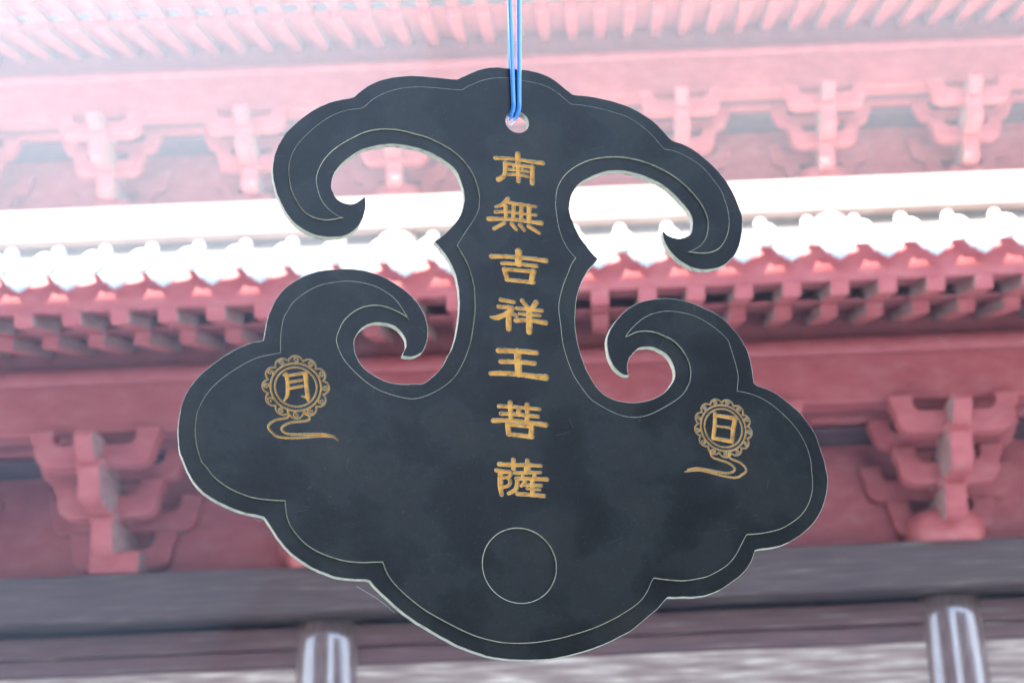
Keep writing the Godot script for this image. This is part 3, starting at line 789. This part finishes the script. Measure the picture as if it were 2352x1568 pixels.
func make_surroundings() -> void:
	var ground := MeshInstance3D.new()
	ground.name = "courtyard_ground"
	var pm := PlaneMesh.new()
	pm.size = Vector2(90, 90)
	pm.material = M.paving
	ground.mesh = pm
	add_child(ground)
	ground.position = Vector3(0, 0, -4)
	tag(ground, "pale granite paving of the temple courtyard", "", "", "structure")
	# the tall hall behind the viewer, whose shadow lies over the yard and the gate's lower storey
	var top := HALL_TOP + EYE
	var h := thing("facing_hall", Vector3(-7.2, 0, 6.0), "tall hall across the courtyard from the gate", "hall")
	part("wall", box(Vector3(13.0, top - 0.3, 6.0), M.hall, null, 0.02), h, Vector3(0, (top - 0.3) / 2.0, 0))
	part("roof", box(Vector3(13.4, 0.3, 6.0), M.tile, null, 0.02), h, Vector3(0, top - 0.15, 0))
	var w := thing("side_gallery", Vector3(20.0, 0, 7.5), "long dark timber gallery closing the right side of the courtyard", "gallery")
	part("wall", box(Vector3(29.0, WALL_TOP - 0.3, 0.5), M.wall, null, 0.02), w, Vector3(0, (WALL_TOP - 0.3) / 2.0, 0))
	part("coping", box(Vector3(29.4, 0.3, 0.8), M.tile, null, 0.02), w, Vector3(0, WALL_TOP - 0.15, 0))
	var lw := thing("courtyard_wall", Vector3(2.4, 0, 8.6), "low courtyard wall between the tall hall and the gallery", "wall")
	part("wall", box(Vector3(6.4, 5.0, 0.5), M.wall, null, 0.02), lw, Vector3(0, 2.5, 0))
	part("coping", box(Vector3(6.4, 0.25, 0.8), M.tile, null, 0.02), lw, Vector3(0, 5.13, 0))
	# the timber frame that the plaque hangs from, above and beside the picture
	var f := thing("hanging_frame", Vector3(-0.08, 0, -1.55), "timber post-and-beam frame that carries the plaque", "frame")
	f.rotation_degrees.y = PLAQUE_TURN
	part("beam", box(Vector3(3.4, 0.16, 0.12), M.brown), f, Vector3(0, 3.78, 0))
	for s in [-1, 1]:
		part("post", box(Vector3(0.14, 3.7, 0.14), M.brown), f, Vector3(1.6 * s, 1.85, 0))

func silk() -> void:
	for s in [[[Vector3(-0.2545, -0.1640, -0.004), Vector3(-0.2440, -0.1735, -0.004), Vector3(-0.2395, -0.1725, -0.004), Vector3(-0.2372, -0.1655, -0.004)], "fine spider thread looped under the plaque's left lobe"], [[Vector3(-0.1500, -0.2330, -0.005), Vector3(-0.1300, -0.2445, -0.005), Vector3(-0.1140, -0.2570, -0.005)], "fine spider thread slung under the plaque's lower left notch"]]:
		var t := part("spider_thread", tube(curve3(s[0], 0.002), 0.00009, M.white_thread, 5), self)
		t.name = numbered("spider_thread")
		t.position = PLAQUE_AT
		t.rotation_degrees.y = PLAQUE_TURN
		tag(t, s[1], "cobweb")

func haze() -> void:
	# sunlit haze that hangs before the upper storey, thicker to the left
	for b in [[at(-2.5, 7.6, 9.0), Vector3(26.0, 6.4, 7.2), 0.025], [at(-6.5, 4.6, 7.2), Vector3(11.5, 11.0, 8.0), 0.018], [at(0.0, 4.0, 8.2), Vector3(44.0, 26.0, 11.4), 0.004]]:
		var f := FogVolume.new()
		f.name = numbered("haze")
		f.shape = RenderingServer.FOG_VOLUME_SHAPE_ELLIPSOID
		f.size = b[1]
		f.position = b[0]
		var fm := FogMaterial.new()
		fm.albedo = Color(0.90, 0.95, 1.0)
		fm.density = b[2]
		f.material = fm
		add_child(f)
		tag(f, "pale sunlit haze before the upper eaves of the gate", "", "", "stuff")

const HALL_TOP := 10.66
const WALL_TOP := 9.5

func _ready() -> void:
	# ---- camera, sky, sun, exposure
	var cam := Camera3D.new()
	cam.name = "camera"
	add_child(cam)
	cam.projection = Camera3D.PROJECTION_FRUSTUM
	cam.near = 0.05
	cam.far = 200.0
	cam.size = 0.05 * 2000.0 / 4800.0
	cam.frustum_offset = Vector2(-0.05 * 230.0 / 4800.0, 0.0)
	cam.transform = Transform3D(Basis(Vector3.RIGHT, deg_to_rad(21.0)) * Basis(Vector3(0, 0, 1), deg_to_rad(-2.35)), Vector3(0, EYE, 0))
	var ca := CameraAttributesPhysical.new()
	ca.frustum_focal_length = 50.0
	ca.frustum_focus_distance = 1.62
	ca.exposure_aperture = 7.8
	cam.attributes = ca
	var env := Environment.new()
	env.background_mode = Environment.BG_SKY
	env.sky = Sky.new()
	var sky := ProceduralSkyMaterial.new()
	sky.sky_top_color = Color(0.34, 0.50, 0.76).linear_to_srgb()
	sky.sky_horizon_color = Color(0.84, 0.88, 0.93).linear_to_srgb()
	sky.sky_curve = 0.18
	sky.ground_bottom_color = Color(0.30, 0.28, 0.26).linear_to_srgb()
	sky.ground_horizon_color = Color(0.50, 0.50, 0.50).linear_to_srgb()
	sky.sun_angle_max = 1.0
	env.sky.sky_material = sky
	env.background_energy_multiplier = 0.55
	env.tonemap_mode = Environment.TONE_MAPPER_LINEAR
	env.tonemap_exposure = 12.5
	env.volumetric_fog_enabled = true
	env.volumetric_fog_density = 0.0
	env.sdfgi_enabled = true
	env.ssao_enabled = true
	env.ssil_enabled = true
	var we := WorldEnvironment.new()
	we.name = "environment"
	we.environment = env
	add_child(we)
	var sun := DirectionalLight3D.new()
	sun.name = "sun"
	sun.light_energy = 1.0
	sun.light_color = Color(1.0, 0.965, 0.91)
	sun.light_angular_distance = 0.5
	sun.shadow_enabled = true
	add_child(sun)
	sun.look_at_from_position(Vector3(-0.5, 0.635, 1.0), Vector3.ZERO)
	# ---- the place
	make_materials()
	make_surroundings()
	make_gate()
	make_plaque()
	make_cord(3.70)
	silk()
	haze()
